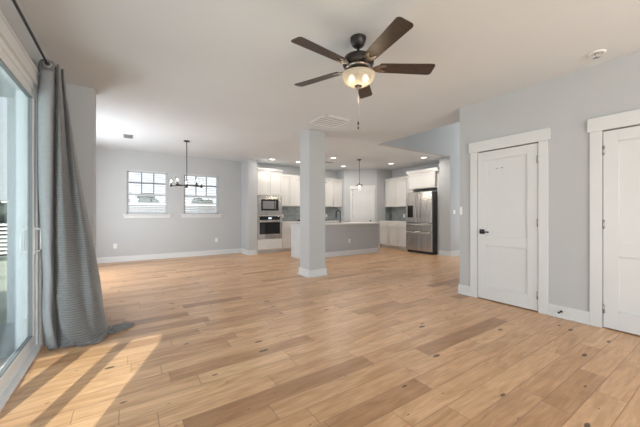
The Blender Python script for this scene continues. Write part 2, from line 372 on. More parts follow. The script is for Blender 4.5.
# stairwell far side, with an unseen upper opening added to let light in
w = MB(); w.box(9.5, 9.62, 2.335, 4.82, 0, 3.0); w.box(9.5, 9.62, 2.335, 4.82, 4.7, 5.3); w.box(9.5, 9.62, 2.335, 2.8, 3.0, 4.7); w.box(9.5, 9.62, 4.4, 4.82, 3.0, 4.7)
struct(w.build('wall_stairs_right', M['wall']))
struct(box(4.60, 9.62, 2.335, 4.82, 5.3, 5.42).build('ceiling_stairwell', M['ceil']))

# column in the middle of the room
cx0, cx1, cy0, cy1 = 2.81, 3.165, 4.60, 4.95
struct(box(cx0, cx1, cy0, cy1, 0, CH).build('wall_column', M['wall']), 'square grey column standing free in the room')

# ---------------------------------------------------------------- baseboards
BH = .135
def base_profile(mb, x0, y0, x1, y1, nx, ny, h=BH, t=.016):
    """board along a wall from (x0,y0) to (x1,y1), standing proud along the outward normal (nx,ny)"""
    mb.box(x0, x1 + nx * t, y0, y1 + ny * t, 0, h) if (nx > 0 or ny > 0) else mb.box(x0 + nx * t, x1, y0 + ny * t, y1, 0, h)
    q = t + .012
    mb.box(x0, x1 + nx * q, y0, y1 + ny * q, 0, .02) if (nx > 0 or ny > 0) else mb.box(x0 + nx * q, x1, y0 + ny * q, y1, 0, .02)
def bb(name, *segs, label=None):
    mb = MB()
    for s in segs: base_profile(mb, *s)
    return struct(mb.build(name, M['white'], bevel=.003), label)
bb('baseboard_back', (-.95, YB, 2.87, YB, 0, -1), label='white baseboard under the dining windows')
bb('baseboard_divider', (2.87, 8.0, 2.87, YB, -1, 0), (2.854, 8.0, 3.125, 8.0, 0, -1))
bb('baseboard_left', (XL, DY1 + .1, XL, 4.6, 1, 0), (XL, YR0, XL, DY0 - .1, 1, 0))
bb('baseboard_left_return', (XL, 4.6, -.34, 4.6, 0, -1), (-.34, 4.584, -.34, 4.84, 1, 0), (-.95, 4.84, -.324, 4.84, 0, 1))
bb('baseboard_dining_left', (-.95, 4.84, -.95, YB, 1, 0))
bb('baseboard_right', (XR, D1[1] + .1, XR, 2.455, -1, 0), (XR, D2[1] + .1, XR, D1[0] - .1, -1, 0), (XR, YR0, XR, D2[0] - .1, -1, 0), (XR - .016, 2.455, 9.5, 2.455, 0, 1))
bb('baseboard_stairwell', (7.384, 4.70, 9.5, 4.70, 0, -1), (7.40, 4.70, 7.40, 5.05, -1, 0))
m = MB()
for (q, z) in ((.022, BH), (.040, .022)): m.box(cx0 - q, cx1 + q, cy0 - q, cy1 + q, 0, z)
struct(m.build('baseboard_column', M['white'], bevel=.003), 'white base wrapped round the square column')
bb('baseboard_pantry', (7.27, 7.38, 7.4, 7.38, 0, -1))

# ---------------------------------------------------------------- windows and blinds
for i, (a, b) in enumerate(WIN):
    e = struct(empty('window_%d' % (i + 1), (a, YB, 0)), ['left window of the dining wall', 'right window of the dining wall, behind the chandelier'][i])
    f = MB()
    for z0, z1 in ((WZ0, WZ0 + .045), (WZ1 - .045, WZ1)): f.box(a, b, YB + .045, YB + .12, z0, z1)
    for x0, x1 in ((a, a + .045), (b - .045, b)): f.box(x0, x1, YB + .045, YB + .12, WZ0, WZ1)
    zm = (WZ0 + WZ1) / 2 - .06
    f.box(a + .045, b - .045, YB + .06, YB + .10, zm - .025, zm + .025)
    struct(f.build('window_frame', M['white'], e))
    g = MB(); n = 3
    for k in (1, 2): xx = a + .045 + (b - a - .09) * k / n; g.box(xx - .014, xx + .014, YB + .072, YB + .092, zm + .025, WZ1 - .045)
    zz = (zm + .025 + WZ1 - .045) / 2; g.box(a + .045, b - .045, YB + .072, YB + .092, zz - .014, zz + .014)
    struct(g.build('muntin', M['muntin'], e))
    struct(box(a + .045, b - .045, YB + .080, YB + .084, WZ0 + .045, WZ1 - .045).build('pane', M['glass'], e))
    s = MB(); s.box(a - .085, b + .085, YB - .055, YB + .045, WZ0 - .028, WZ0); s.box(a - .06, b + .06, YB - .018, YB, WZ0 - .098, WZ0 - .028)
    struct(s.build('window_sill', M['white'], e, bevel=.004))
    bl = thing('window_blind', ['white slatted blind hanging in the left dining window', 'white slatted blind hanging in the right dining window'][i], 'blind', (a, YB, WZ1), 0, None)
    box(a + .006, b - .006, YB + .003, YB + .043, WZ1 - .04, WZ1 - .002).build('headrail', M['blind'], bl)
    s = MB(); z = WZ1 - .065
    while z > WZ0 + .03:
        t = R(24)
        q = MB().box(a + .01, b - .01, -.021, .021, -.0015, .0015); q.xform(Matrix.Translation((0, YB + .024, z)) @ Matrix.Rotation(t, 4, 'X'))
        me = bpy.data.meshes.new('tmp'); q.bm.to_mesh(me); q.bm.free(); s.bm.from_mesh(me); bpy.data.meshes.remove(me)
        z -= .046
    s.build('slats', M['blind'], bl)
    for fx in (.2, .8): xx = a + (b - a) * fx; MB().tube([(xx, YB + .004, WZ1 - .04), (xx, YB + .004, WZ0 + .02)], .0015, 5).build('cord', M['blind'], bl)
    box(a + .01, b - .01, YB + .008, YB + .04, WZ0 + .003, WZ0 + .02).build('bottom_rail', M['blind'], bl)

# ---------------------------------------------------------------- panel doors and their casings
def panel_door(name, root_loc, rz, w, label, hinge_left, handle, t=.035, h=DH - .012, knob_mat=None):
    """door leaf in local space: x 0..w, face towards -y, two recessed panels"""
    e = struct(empty(name, root_loc, rz), label)
    st, rl = .115, .115
    zmid0, zmid1 = .745, .865
    m = MB(); d = .015
    m.box(.003, w - .003, d, t, .012, h)                          # core
    m.box(.003, st, 0, d, .012, h); m.box(w - st, w - .003, 0, d, .012, h)
    m.box(st, w - st, 0, d, .012, .105 if False else .19); m.box(st, w - st, 0, d, zmid0, zmid1); m.box(st, w - st, 0, d, h - rl, h)
    # thin quarter bead round each panel
    for z0, z1 in ((.19, zmid0), (zmid1, h - rl)):
        m.box(st, w - st, d - .004, d, z0, z0 + .008); m.box(st, w - st, d - .004, d, z1 - .008, z1)
        m.box(st, st + .008, d - .004, d, z0, z1); m.box(w - st - .008, w - st, d - .004, d, z0, z1)
    struct(m.build('door_leaf', M['white'], e, bevel=.0015, wp=False))
    hx = .0 if hinge_left else w
    for z in (.20, 1.07, 1.83):
        q = MB(); hs = 1 if hinge_left else -1; q.lathe([(.0075, -.045), (.0075, .045)], (hx + hs * .006, -.006, z), 10); q.box(hx - .004, hx + .016 * hs, -.003, .004, z - .044, z + .044)
        struct(q.build('hinge', M['nickel'], e, wp=False), 'satin metal hinge')
    kx = w - .062 if hinge_left else .062
    q = MB()
    if handle == 'lever':
        q.box(kx - .032, kx + .032, -.009, 0, .93 - .032, .93 + .032); q.lathe([(.011, -.045), (.011, -.009)], (kx, 0, .93), 12, 'Y')
        dx = -1 if hinge_left else 1
        q.box(kx - .012 * dx, kx + .105 * dx, -.052, -.038, .93 - .010, .93 + .008)
    else:
        q.lathe([(.028, 0), (.028, -.008), (.011, -.012), (.011, -.035), (.026, -.043), (.030, -.055), (.024, -.068), (.0001, -.071)], (kx, 0, .93), 16, 'Y')
    struct(q.build('door_handle', M['black'], e, wp=False), 'black door handle')
    return e
# a door on the right wall faces -X: local +x must run towards -Y
d1 = panel_door('door_1', (XR - .006, D1[1], 0), R(-90), D1[1] - D1[0], 'white two-panel door with black lever, left of the door stop', False, 'lever')
hk = MB()
for lx in (.255, .315): hk.lathe([(.006, 0), (.006, .002), (.0001, .002)], (lx, -.0, 1.78), 8, 'Y').box(lx - .004, lx + .004, -.006, .01, 1.777, 1.783)
struct(hk.build('hook_hole', M['slot'], d1, wp=False), 'two small dark holes near the top of the door')
panel_door('door_2', (XR - .006, D2[1], 0), R(-90), D2[1] - D2[0], 'white two-panel door cut by the right edge of the photo', True, 'lever')
pd = panel_door('door_3', (PX + DS0 * math.cos(R(45)) + .012 * math.sin(R(45)), PY - DS0 * math.sin(R(45)) + .012 * math.cos(R(45)), 0), R(-45), DS1 - DS0, 'white pantry door in the angled kitchen corner', True, 'knob')
def casing(name, loc, rz, w, label, cw=.1, hh=.142):
    m = MB()
    m.box(-cw, -.004, -.018, 0, 0, DH + .002); m.box(w + .004, w + cw, -.018, 0, 0, DH + .002)
    m.box(-cw - .018, w + cw + .018, -.026, 0, DH + .002, DH + hh)
    m.box(-.004, 0, -.0, .10, 0, DH); m.box(w, w + .004, 0, .10, 0, DH)     # jamb faces
    m.xform(Matrix.Translation(loc) @ Matrix.Rotation(rz, 4, 'Z'))
    return struct(m.build(name, M['white'], bevel=.0015), label)
casing('trim_1', (XR, D1[1], 0), R(-90), D1[1] - D1[0], 'white casing round the door with the black lever')
casing('trim_2', (XR, D2[1], 0), R(-90), D2[1] - D2[0], 'white casing round the rightmost door')
casing('trim_3', (PX + DS0 * math.cos(R(45)), PY - DS0 * math.sin(R(45)), 0), R(-45), DS1 - DS0, 'white casing round the pantry door', .085, .13)

# ---------------------------------------------------------------- sliding glass door
sd = struct(empty('door_4', (XL, DY0, 0)), 'sliding glass patio door beside the curtain')
f = MB(); F0, F1 = XL - .13, XL + .004
f.box(F0, F1, DY0, DY0 + .045, 0, DZ); f.box(F0, F1, DY1 - .045, DY1, 0, DZ); f.box(F0, F1, DY0, DY1, DZ - .045, DZ)
f.box(F0, F1 + .03, DY0, DY1, 0, .022)
f.box(XL - .012, XL - .004, DY0, DY1, .022, .045); f.box(XL - .062, XL - .054, DY0, DY1, .022, .045)
struct(f.build('door_frame', M['vinyl'], sd, bevel=.002))
t = MB(); t.box(XL, XL + .02, DY1, DY1 + .09, 0, DZ); t.box(XL, XL + .02, DY0 - .09, DY0, 0, DZ); t.box(XL, XL + .024, DY0 - .11, DY1 + .11, DZ, DZ + .09); t.box(XL, XL + .034, DY0 - .12, DY1 + .12, DZ + .09, DZ + .108)
struct(t.build('trim_4', M['white'], bevel=.002), 'white casing round the sliding glass door')
pw = (DY1 - DY0 - .09) / 3
for k in range(3):
    y0, y1 = ((DY0 + .045, 1.49), (1.33, 2.37), (2.24, DY1 - .045))[k]
    x0 = XL - .05 if k == 2 else XL - .105; x1 = x0 + .042
    p = MB(); sw = .075
    p.box(x0, x1, y0, y0 + sw, .03, DZ - .045); p.box(x0, x1, y1 - sw, y1, .03, DZ - .045)
    p.box(x0, x1, y0 + sw, y1 - sw, .03, .03 + .1); p.box(x0, x1, y0 + sw, y1 - sw, DZ - .11, DZ - .045)
    o = struct(p.build('sliding_panel', M['vinyl'], sd, bevel=.003))
    q = MB(); x = (x0 + x1) / 2
    q.box(x0 + .006, x1 - .006, y0 + sw, y0 + sw + .007, .13, DZ - .11); q.box(x0 + .006, x1 - .006, y1 - sw - .007, y1 - sw, .13, DZ - .11)
    q.box(x0 + .006, x1 - .006, y0 + sw, y1 - sw, .13, .137); q.box(x0 + .006, x1 - .006, y0 + sw, y1 - sw, DZ - .116, DZ - .11)
    struct(q.build('gasket', M['gasket'], o, wp=False) if False else q.build('gasket', M['gasket'], sd), 'dark gasket round the glass')
    struct(box(x - .003, x + .003, y0 + sw, y1 - sw, .13, DZ - .11).build('pane', M['doorglass'], sd))
hy = DY1 - .045 - .035
for sgn, xb in ((1, XL - .008), (-1, XL - .05)):
    q = MB(); q.tube([(xb, hy, .85), (xb + sgn * .035, hy, .855), (xb + sgn * .042, hy, .875), (xb + sgn * .042, hy, 1.025), (xb + sgn * .035, hy, 1.045), (xb, hy, 1.05)], .009, 8)
    q.box(xb - .004 if sgn > 0 else xb - .002, xb + .004 if sgn > 0 else xb + .002, hy - .018, hy + .018, .83, 1.07)
    struct(q.build('door_handle', M['plastic'], sd), 'white pull handle')

# ---------------------------------------------------------------- outdoors
struct(box(-60, 60, -40, 90, -.42, -.32).build('ground', M['lawn']))
struct(box(-4.4, -.81, -3.4, 4.6, -.32, -.03).build('porch_floor', M['concrete']))
struct(box(-4.4, -.81, .32, 4.6, 2.46, 2.6).build('porch_roof', M['siding']))
struct(box(-4.4, -4.2, 4.0, 4.2, -.03, 2.46).build('porch_post', M['siding']))
struct(box(-4.4, -4.2, .4, .6, -.03, 2.46).build('porch_post', M['siding']))
struct(box(-1.1, -.81, 4.575, 4.6, -.32, 2.46).build('wall_porch_siding', M['siding']))
# fence of horizontal boards seen through the sliding door, beyond the porch
fe = thing('slat_fence', 'low white fence of horizontal boards beyond the glass door', 'fence', (-3.6, 13.0, -.32))
for x in (-4.9, -3.9, -2.9, -1.9): box(x - .04, x + .04, 12.98, 13.06, -.32, .93).build('post', M['siding'], fe)
s = MB()
for k in range(8): z = -.08 + k * .125; s.box(-5.0, -1.8, 12.95, 12.98, z, z + .075)
s.build('boards', M['plastic'], fe)
# privacy fence behind the house
pf = thing('privacy_fence', 'tall pale board fence seen through the dining windows', 'fence', (0, 24, -.32))
s = MB(); x = -8
while x < 14: s.box(x, x + .145, 24, 24.03, -.3, 1.95); x += .15
s.build('boards', M['fencegrey'], pf); box(-8, 14, 23.96, 24.0, 1.80, 1.9).build('rail', M['plastic'], pf)
random.seed(11)
def tree(x, y, h, r, label):
    e = thing('tree', label, 'tree', (x, y, -.32), 0, 'trees beyond the tall fence')
    MB().tube([(x, y, -.32), (x + .05, y, h * .3), (x - .04, y, h * .62)], [.14, .10, .05], 8).build('trunk', M['bark'], e)
    q = MB()
    for k in range(22):
        a = random.uniform(0, 6.28); rr = random.uniform(0, r * .7); z = random.uniform(h * .45, h * .92)
        q.sphere((x + rr * math.cos(a), y + rr * math.sin(a), z), random.uniform(.32, .46) * r, (1, 1, .75), 9)
    for v in q.bm.verts: v.co += Vector([random.uniform(-.08, .08) for _ in range(3)])
    q.build('crown', M['leaf'], e)
for x, lb in ((-.9, 'first tree from the left behind the tall fence'), (1.8, 'second tree from the left behind the tall fence'), (4.5, 'third tree from the left behind the tall fence'), (7.2, 'fourth tree from the left behind the tall fence'), (9.9, 'rightmost tree behind the tall fence')):
    tree(x, 36, 3.0 + random.uniform(0, .4), 1.25, lb)
hg = MB()
random.seed(3)
for k in range(60): hg.sphere((random.uniform(-6.5, -2), random.uniform(15.0, 16.0), random.uniform(.0, 1.6)), random.uniform(.25, .5), (1, 1, .9), 8)
for v in hg.bm.verts: v.co += Vector([random.uniform(-.05, .05) for _ in range(3)])
tag(hg.build('hedge', M['leaf']), 'dark leafy hedge behind the low slatted fence outside', 'hedge')

# ---------------------------------------------------------------- curtain and its rod
RODX, RODZ = XL + .095, 2.455
rod = thing('curtain_rod', 'thin black curtain rod above the sliding glass door', 'curtain rod', (RODX, 2.1, RODZ))
MB().tube([(RODX, .2, RODZ), (RODX, 3.84, RODZ)], .0095, 10).build('pole', M['black'], rod)
MB().sphere((RODX, 3.86, RODZ), .022).build('finial', M['black'], rod)
for y in (.3, 3.80):
    MB().tube([(XL, y, RODZ - .01), (RODX, y, RODZ - .01)], .007, 8).lathe([(.022, 0), (.022, .006)], (XL, y, RODZ - .01), 12, 'X').build('bracket', M['black'], rod)

S_, C_ = math.sin(R(33.5)), math.cos(R(33.5))
def at(px, Y):
    t = (px - 320) / 291.6
    return Y * (S_ + C_ * t) / (C_ - S_ * t)
# plan of the cloth at several heights, as (x, y) stations from the lining edge to the far edge
def plan(l): return [(round(at(p, Y), 4), Y) for p, Y in l]
levels = [
 (2.49, plan([(38.5, 3.46), (41, 3.375), (46, 3.355), (52, 3.36), (54.5, 3.42), (55.5, 3.50), (57, 3.43), (58.5, 3.40), (60, 3.46), (61, 3.54), (62, 3.50), (63.5, 3.50), (64.5, 3.60), (65, 3.70)])),
 (2.40,  plan([(38.4, 3.465), (41, 3.378), (46, 3.356), (52, 3.36), (54.4, 3.42), (55.4, 3.505), (57, 3.43), (58.7, 3.40), (60.5, 3.46), (61.6, 3.543), (62.7, 3.50), (64.3, 3.50), (65.3, 3.60), (65.8, 3.70)])),
 (2.2,   plan([(38.0, 3.48), (40, 3.390), (45, 3.360), (51.5, 3.36), (54.0, 3.42), (55.0, 3.52), (57, 3.43), (59.5, 3.40), (62, 3.46), (63.5, 3.55), (65, 3.50), (67, 3.50), (68.0, 3.60), (68.5, 3.70)])),
 (1.4,   plan([(38.0, 3.52), (39.5, 3.43), (43.5, 3.375), (50.5, 3.37), (53.0, 3.42), (54.0, 3.54), (57, 3.42), (62, 3.37), (67, 3.42), (71, 3.49), (75, 3.44), (79, 3.45), (82.0, 3.56), (83, 3.70)])),
 (.8,    plan([(42.0, 3.52), (43.0, 3.45), (45.5, 3.395), (50.5, 3.38), (53.0, 3.43), (54.5, 3.54), (58, 3.41), (65, 3.35), (73, 3.38), (80, 3.42), (86, 3.39), (91, 3.43), (94.5, 3.54), (95, 3.68)])),
 (.3,    plan([(42.5, 3.53), (43.8, 3.46), (46.5, 3.410), (51.0, 3.40), (53.5, 3.44), (55.5, 3.53), (60, 3.41), (68, 3.34), (78, 3.34), (86, 3.37), (93, 3.36), (99, 3.42), (102.5, 3.54), (103, 3.66)])),
 (.04,   plan([(43.5, 3.50), (46.0, 3.43), (49, 3.390), (53.0, 3.39), (56.0, 3.42), (58.5, 3.48), (63, 3.39), (72, 3.34), (82, 3.33), (91, 3.35), (98, 3.38), (104, 3.46), (107., 3.56), (108, 3.66)])),
 (.006,  plan([(44.5, 3.46), (47.0, 3.40), (50, 3.360), (54.0, 3.36), (57.0, 3.38), (60.0, 3.40), (65, 3.35), (74, 3.31), (84, 3.30), (94, 3.32), (102, 3.36), (109, 3.46), (113., 3.57), (114, 3.66)])),
]
def cr1(p0, p1, p2, p3, t):
    return .5 * ((2 * p1) + (-p0 + p2) * t + (2 * p0 - 5 * p1 + 4 * p2 - p3) * t * t + (-p0 + 3 * p1 - 3 * p2 + p3) * t ** 3)
def fine(row, sub):
    out = []
    for i in range(len(row) - 1):
        a, b, c2, d = row[max(i - 1, 0)], row[i], row[i + 1], row[min(i + 2, len(row) - 1)]
        for k in range(sub):
            t = k / sub; out.append(tuple(cr1(a[j], b[j], c2[j], d[j], t) for j in range(len(b))))
    out.append(row[-1]); return out
rows = [fine([(x, y, z) for x, y in pl], 6) for z, pl in levels]
cols = [fine([r[i] for r in rows], 9) for i in range(len(rows[0]))]
def cloth(name, i0, i1, material, parent, thick=.004, j0=0, j1=999):
    bm = bmesh.new(); vs = []
    for i in range(i0, i1 + 1):
        cv = []
        for j, p in enumerate(cols[i][j0:j1]):
            z = p[2]; u = i / 6
            w = max(0, 1 - z / 1.1); w2 = max(0, 1 - z / .28)
            dy = .010 * w * math.sin(9 * z + u * 1.3) + .018 * w2 * math.sin(26 * z + 1.9 * u) * (1 if u > 5 else .3)
            dx = .006 * w * math.sin(11 * z + u * 2.1)
            zz = max(.006, z + (.02 * w2 * math.sin(u * 2.4) if .03 < z < .25 else 0)) + (.018 * (1 + math.sin(u * 3.1)) * .5 if z < .03 else 0)
            cv.append(bm.verts.new((p[0] + dx, p[1] + dy, zz)))
        vs.append(cv)
    for i in range(len(vs) - 1):
        for j in range(len(vs[0]) - 1):
            f = bm.faces.new((vs[i][j], vs[i + 1][j], vs[i + 1][j + 1], vs[i][j + 1])); f.smooth = True
    mb = MB(); mb.bm.free(); mb.bm = bm
    o = mb.build(name, material, parent)
    sd_ = o.modifiers.new('thick', 'SOLIDIFY'); sd_.thickness = thick; sd_.offset = 0
    return o
cu = thing('curtain', 'long grey ribbed curtain puddling on the floor beside the glass door', 'curtain', (-.45, 3.5, 0))
cloth('drape', 24, 78, M['curtain'], cu)
cloth('lining', 0, 24, M['lining'], cu, j0=9)
cloth('header_band', 0, 24, M['curtain'], cu, j1=10)
# the tail of the hem lying on the floor
tl = MB(); P = [(-.16, 3.50), (-.10, 3.50), (-.03, 3.555), (.035, 3.60), (.065, 3.66), (.02, 3.72), (-.07, 3.71), (-.16, 3.68)]
tl.prism(P, .002, .014); 
bmesh.ops.subdivide_edges(tl.bm, edges=tl.bm.edges[:], cuts=3, use_grid_fill=True)
for v in tl.bm.verts: v.co.z += .012 * abs(math.sin(v.co.x * 37 + v.co.y * 21)) if v.co.z > .008 else 0
tl.build('hem_tail', M['curtain'], cu)
gm = MB(); gx, gy = RODX, 3.350
for k in range(24): pass
ring = [(gx + .026 * math.cos(2 * PI * k / 20) , gy, RODZ + .026 * math.sin(2 * PI * k / 20)) for k in range(20)]
gm.tube(ring, .0065, 8, close=True); gm.build('grommet', M['nickel'], cu)
box(at(38.8, 3.36), at(56, 3.36), 3.352, 3.362, 2.40, 2.53) if False else None

# ---------------------------------------------------------------- ceiling fan
FX, FY = 1.715, 1.975
fan = thing('ceiling_fan', 'dark bronze five-blade ceiling fan with a lit glass bowl', 'ceiling fan', (FX, FY, CH))
def lz(*p): return [(r, z - 0) for r, z in p]
MB().lathe([(.070, 0), (.070, -.010), (.064, -.040), (.050, -.070), (.030, -.084), (.016, -.088)], (FX, FY, CH)).build('canopy', M['bronze'], fan)
MB().lathe([(.012, -.08), (.012, -.16)], (FX, FY, CH), 16).lathe([(.02, -.125), (.028, -.14), (.045, -.150), (.03, -.16)], (FX, FY, CH), 20).build('downrod', M['bronze'], fan)
MB().lathe([(.03, -.150), (.085, -.158), (.125, -.178), (.138, -.205), (.138, -.235), (.128, -.252), (.10, -.262), (.06, -.27)], (FX, FY, CH), 40).build('motor_housing', M['bronze'], fan)
MB().lathe([(.06, -.262), (.112, -.262), (.116, -.272), (.09, -.284), (.06, -.286)], (FX, FY, CH), 36).build('flywheel', M['iron'], fan)
MB().lathe([(.055, -.255), (.062, -.27), (.060, -.305), (.075, -.318), (.118, -.330), (.118, -.338), (.05, -.338)], (FX, FY, CH), 36).build('light_kit', M['bronze'], fan)
for k in range(5):
    a = R(-30.5 + 72 * k)
    T = Matrix.Rotation(a, 4, 'Z') @ Matrix.Translation((0, 0, -.262)) @ Matrix.Rotation(R(-12), 4, 'X')
    n = 8; pts = []
    r0, r1, w0, w1 = .185, .68, .057, .071
    pts = [(r0, -w0 + .01), (r0 + .01, -w0)]
    for q in range(7): an = -PI / 2 + PI / 2 * q / 6; pts.append((r1 - .03 + .03 * math.cos(an), -w1 + .03 + .03 * math.sin(an)))
    for q in range(7): an = PI / 2 * q / 6; pts.append((r1 - .03 + .03 * math.cos(an), w1 - .03 + .03 * math.sin(an)))
    pts += [(r0 + .01, w0), (r0, w0 - .01)]
    b = MB().prism(pts, -.003, .003).xform(T); b.build('blade', M['blade'], fan, bevel=.001, wp=False)
    ir = MB()
    ir.prism([(.075, -.016), (.13, -.014), (.17, -.04), (.235, -.042), (.25, -.030), (.20, -.010), (.20, .010), (.25, .030), (.235, .042), (.17, .04), (.13, .014), (.075, .016)], -.011, -.0035)
    for q, rr in ((-.033, .225), (.033, .225), (0, .16)): ir.lathe([(.007, -.014), (.007, -.0025)], (rr, q, 0), 8)
    ir.xform(T); ir.build('blade_bracket', M['iron'], fan, bevel=.001, wp=False)
bw = MB(); pr_ = [(.150, -.330)]
for i in range(1, 11): an = PI / 2 * i / 10; pr_.append((.150 * math.cos(an) + .0, -.330 - .100 * math.sin(an)))
pr_[-1] = (.012, -.430)
pro = pr_ + [(r * .96 + .0, z + .004) for r, z in pr_[::-1]]
bw.lathe(pro, (FX, FY, CH), 40); bw.build('glass_bowl', M['bowl'], fan)
MB().lathe([(.0001, -.458), (.012, -.455), (.020, -.442), (.034, -.428), (.028, -.422), (.008, -.42)], (FX, FY, CH), 20).build('finial', M['bronze'], fan)
for dx, dy in ((-.055, .025), (.045, -.045)):
    MB().sphere((FX + dx, FY + dy, CH - .368), .026, (1, 1, 1.15)).lathe([(.012, -.34), (.012, -.338)], (FX + dx, FY + dy, CH), 8).build('bulb', M['bulb'], fan)
ch = MB(); ch.tube([(FX, FY, CH - .45), (FX, FY, CH - .745)], .0018, 6)
ch.build('pull_chain', M['nickel'], fan)
MB().lathe([(.002, 0), (.006, -.008), (.007, -.028), (.002, -.034)], (FX, FY, CH - .74), 10).lathe([(.002, -.040), (.006, -.046), (.006, -.062), (.002, -.066)], (FX, FY, CH - .745), 10).build('chain_pull', M['black'], fan)
light('fan_glow', 'POINT', (FX, FY, CH - .52), 3, (1, .8, .55), shadow_soft_size=.12)

# ---------------------------------------------------------------- dining chandelier
HX, HY, HZ = 1.07, 6.8, 1.78
cd = thing('chandelier', 'dark metal ring chandelier with candle bulbs in clear glass, over the dining area', 'chandelier', (HX, HY, CH))
MB().lathe([(.062, 0), (.062, -.012), (.05, -.022), (.012, -.026)], (HX, HY, CH)).build('canopy', M['bronze'], cd)
MB().tube([(HX, HY, CH - .02), (HX, HY, HZ + .02)], .0085, 10).lathe([(.022, -.03), (.028, -.015), (.028, .015), (.014, .03)], (HX, HY, HZ), 16).build('rod', M['bronze'], cd)
RR = .315
fr = MB()
hexp = [(HX + RR * math.cos(R(72 * k + 11)), HY + RR * math.sin(R(72 * k + 11)), HZ - .01) for k in range(5)]
for k in range(5): fr.tube([(HX, HY, HZ), hexp[k]], .009, 8)
fr.build('arm_frame', M['bronze'], cd)
for k in range(5):
    x, y, z = hexp[k]
    MB().lathe([(.008, -.03), (.030, -.015), (.034, 0), (.014, .008), (.012, .06), (.0001, .062)], (x, y, z + .01), 14).build('candle_cup', M['bronze'], cd)
    MB().lathe([(.036, .0), (.042, .012), (.042, .165), (.0405, .165), (.0405, .014), (.036, .002)], (x, y, z + .012), 18).build('glass_shade', M['clearglass'], cd)
    MB().sphere((x, y, z + .100), .0125, (1, 1, 2.2), 10).build('bulb', M['bulb'], cd)

# ---------------------------------------------------------------- kitchen pendants
def pendant(x, y, label):
    e = thing('pendant_light', label, 'pendant light', (x, y, CH), 0, 'pendants over the island')
    MB().lathe([(.06, 0), (.06, -.015), (.05, -.022), (.008, -.024)], (x, y, CH), 24).build('canopy', M['bronze'], e)
    MB().tube([(x, y, CH - .02), (x, y, 2.02)], .006, 8).build('rod', M['bronze'], e)
    MB().lathe([(.010, 2.05), (.022, 2.045), (.026, 2.02), (.105, 2.005), (.108, 1.995), (.02, 2.0)], (x, y, 0), 28).build('shade_disc', M['bronze'], e)
    MB().lathe([(.055, 1.995), (.062, 1.98), (.05, 1.90), (.03, 1.885), (.0001, 1.88)], (x, y, 0), 24).build('glass_shade', M['clearglass'], e)
    MB().sphere((x, y, 1.95), .03, (1, 1, 1.1)).build('bulb', M['bulb'], e)
    light('pendant_glow', 'POINT', (x, y, 1.86), 6, (1, .85, .65), shadow_soft_size=.05)
pendant(5.60, 6.40, 'pendant light hanging in front of the pantry door')
pendant(4.31, 6.40, 'pendant light hidden behind the square column')

# ---------------------------------------------------------------- recessed lights, vents, sprinkler
can_lab = ['recessed ceiling light above the oven tower', 'recessed ceiling light above the kitchen wall cabinets, just left of the column',
  'recessed ceiling light nearest the right side of the column', 'recessed ceiling light in front of the pantry corner', 'recessed ceiling light above the right wall cabinets', 'recessed ceiling light in front of the refrigerator']
for (x, y), lb in zip([(3.48, 7.76), (4.33, 7.73), (4.83, 6.62), (5.95, 7.60), (6.87, 6.36), (6.89, 5.18)], can_lab):
    e = thing('recessed_light', lb, 'ceiling light', (x, y, CH), 0, 'recessed kitchen ceiling lights')
    MB().lathe([(.095, 0), (.095, -.006), (.078, -.008), (.072, -.001)], (x, y, CH), 28).build('trim_ring', M['plastic'], e)
    MB().lathe([(.071, -.001), (.071, -.004), (.0001, -.005)], (x, y, CH), 24).build('lens', M['can'], e)
    light('recessed_glow', 'AREA', (x, y, CH - .012), 8, (1, .94, .87), shape='DISK', size=.14)
def vent(name, label, x0, x1, y0, y1, n, m1, m2, along='x', cat='vent'):
    e = thing(name, label, cat, ((x0 + x1) / 2, (y0 + y1) / 2, CH))
    f = MB(); b = .022 if x1 - x0 < .4 else .03; z0 = CH - .010
    f.box(x0, x1, y0, y0 + b, z0, CH); f.box(x0, x1, y1 - b, y1, z0, CH); f.box(x0, x0 + b, y0, y1, z0, CH); f.box(x1 - b, x1, y0, y1, z0, CH)
    f.build('frame', m1, e, bevel=.002)
    box(x0 + b, x1 - b, y0 + b, y1 - b, CH - .003, CH - .0005).build('backing', m2, e)
    s = MB()
    for k in range(n):
        if along == 'x':
            y = y0 + b + (y1 - y0 - 2 * b) * (k + .5) / n; s.box(x0 + b, x1 - b, y - .35 * (y1 - y0 - 2 * b) / n, y + .12 * (y1 - y0 - 2 * b) / n, CH - .009, CH - .004)
        else:
            x = x0 + b + (x1 - x0 - 2 * b) * (k + .5) / n; s.box(x - .35 * (x1 - x0 - 2 * b) / n, x + .25 * (x1 - x0 - 2 * b) / n, y0 + b, y1 - b, CH - .009, CH - .004)
    s.build('slats', m1, e)
vent('return_grille', 'large white slatted return air grille in the ceiling, near the column top', 2.60, 3.14, 3.76, 4.28, 5, M['vent'], M['ventback'], 'x', 'air grille')
vent('ceiling_vent', 'small grey ceiling vent above the left dining window', -.06, .10, 6.9, 7.2, 5, M['ventgrey'], M['slot'], 'x')
vent('ceiling_vent', 'small ceiling vent over the kitchen, right of the column', 5.0, 5.25, 7.2, 7.3, 3, M['ventgrey'], M['slot'], 'x')
spk = thing('fire_sprinkler', 'small sprinkler head in a ceiling plate above the right doors', 'sprinkler', (3.81, .88, CH))
MB().lathe([(.072, 0), (.072, -.006), (.052, -.016), (.046, -.003)], (3.81, .88, CH), 28).build('plate', M['vent'], spk)
MB().lathe([(.014, -.002), (.014, -.018), (.006, -.022), (.006, -.042), (.026, -.044), (.026, -.047), (.0001, -.047)], (3.81, .88, CH), 14).build('head', M['nickel'], spk)

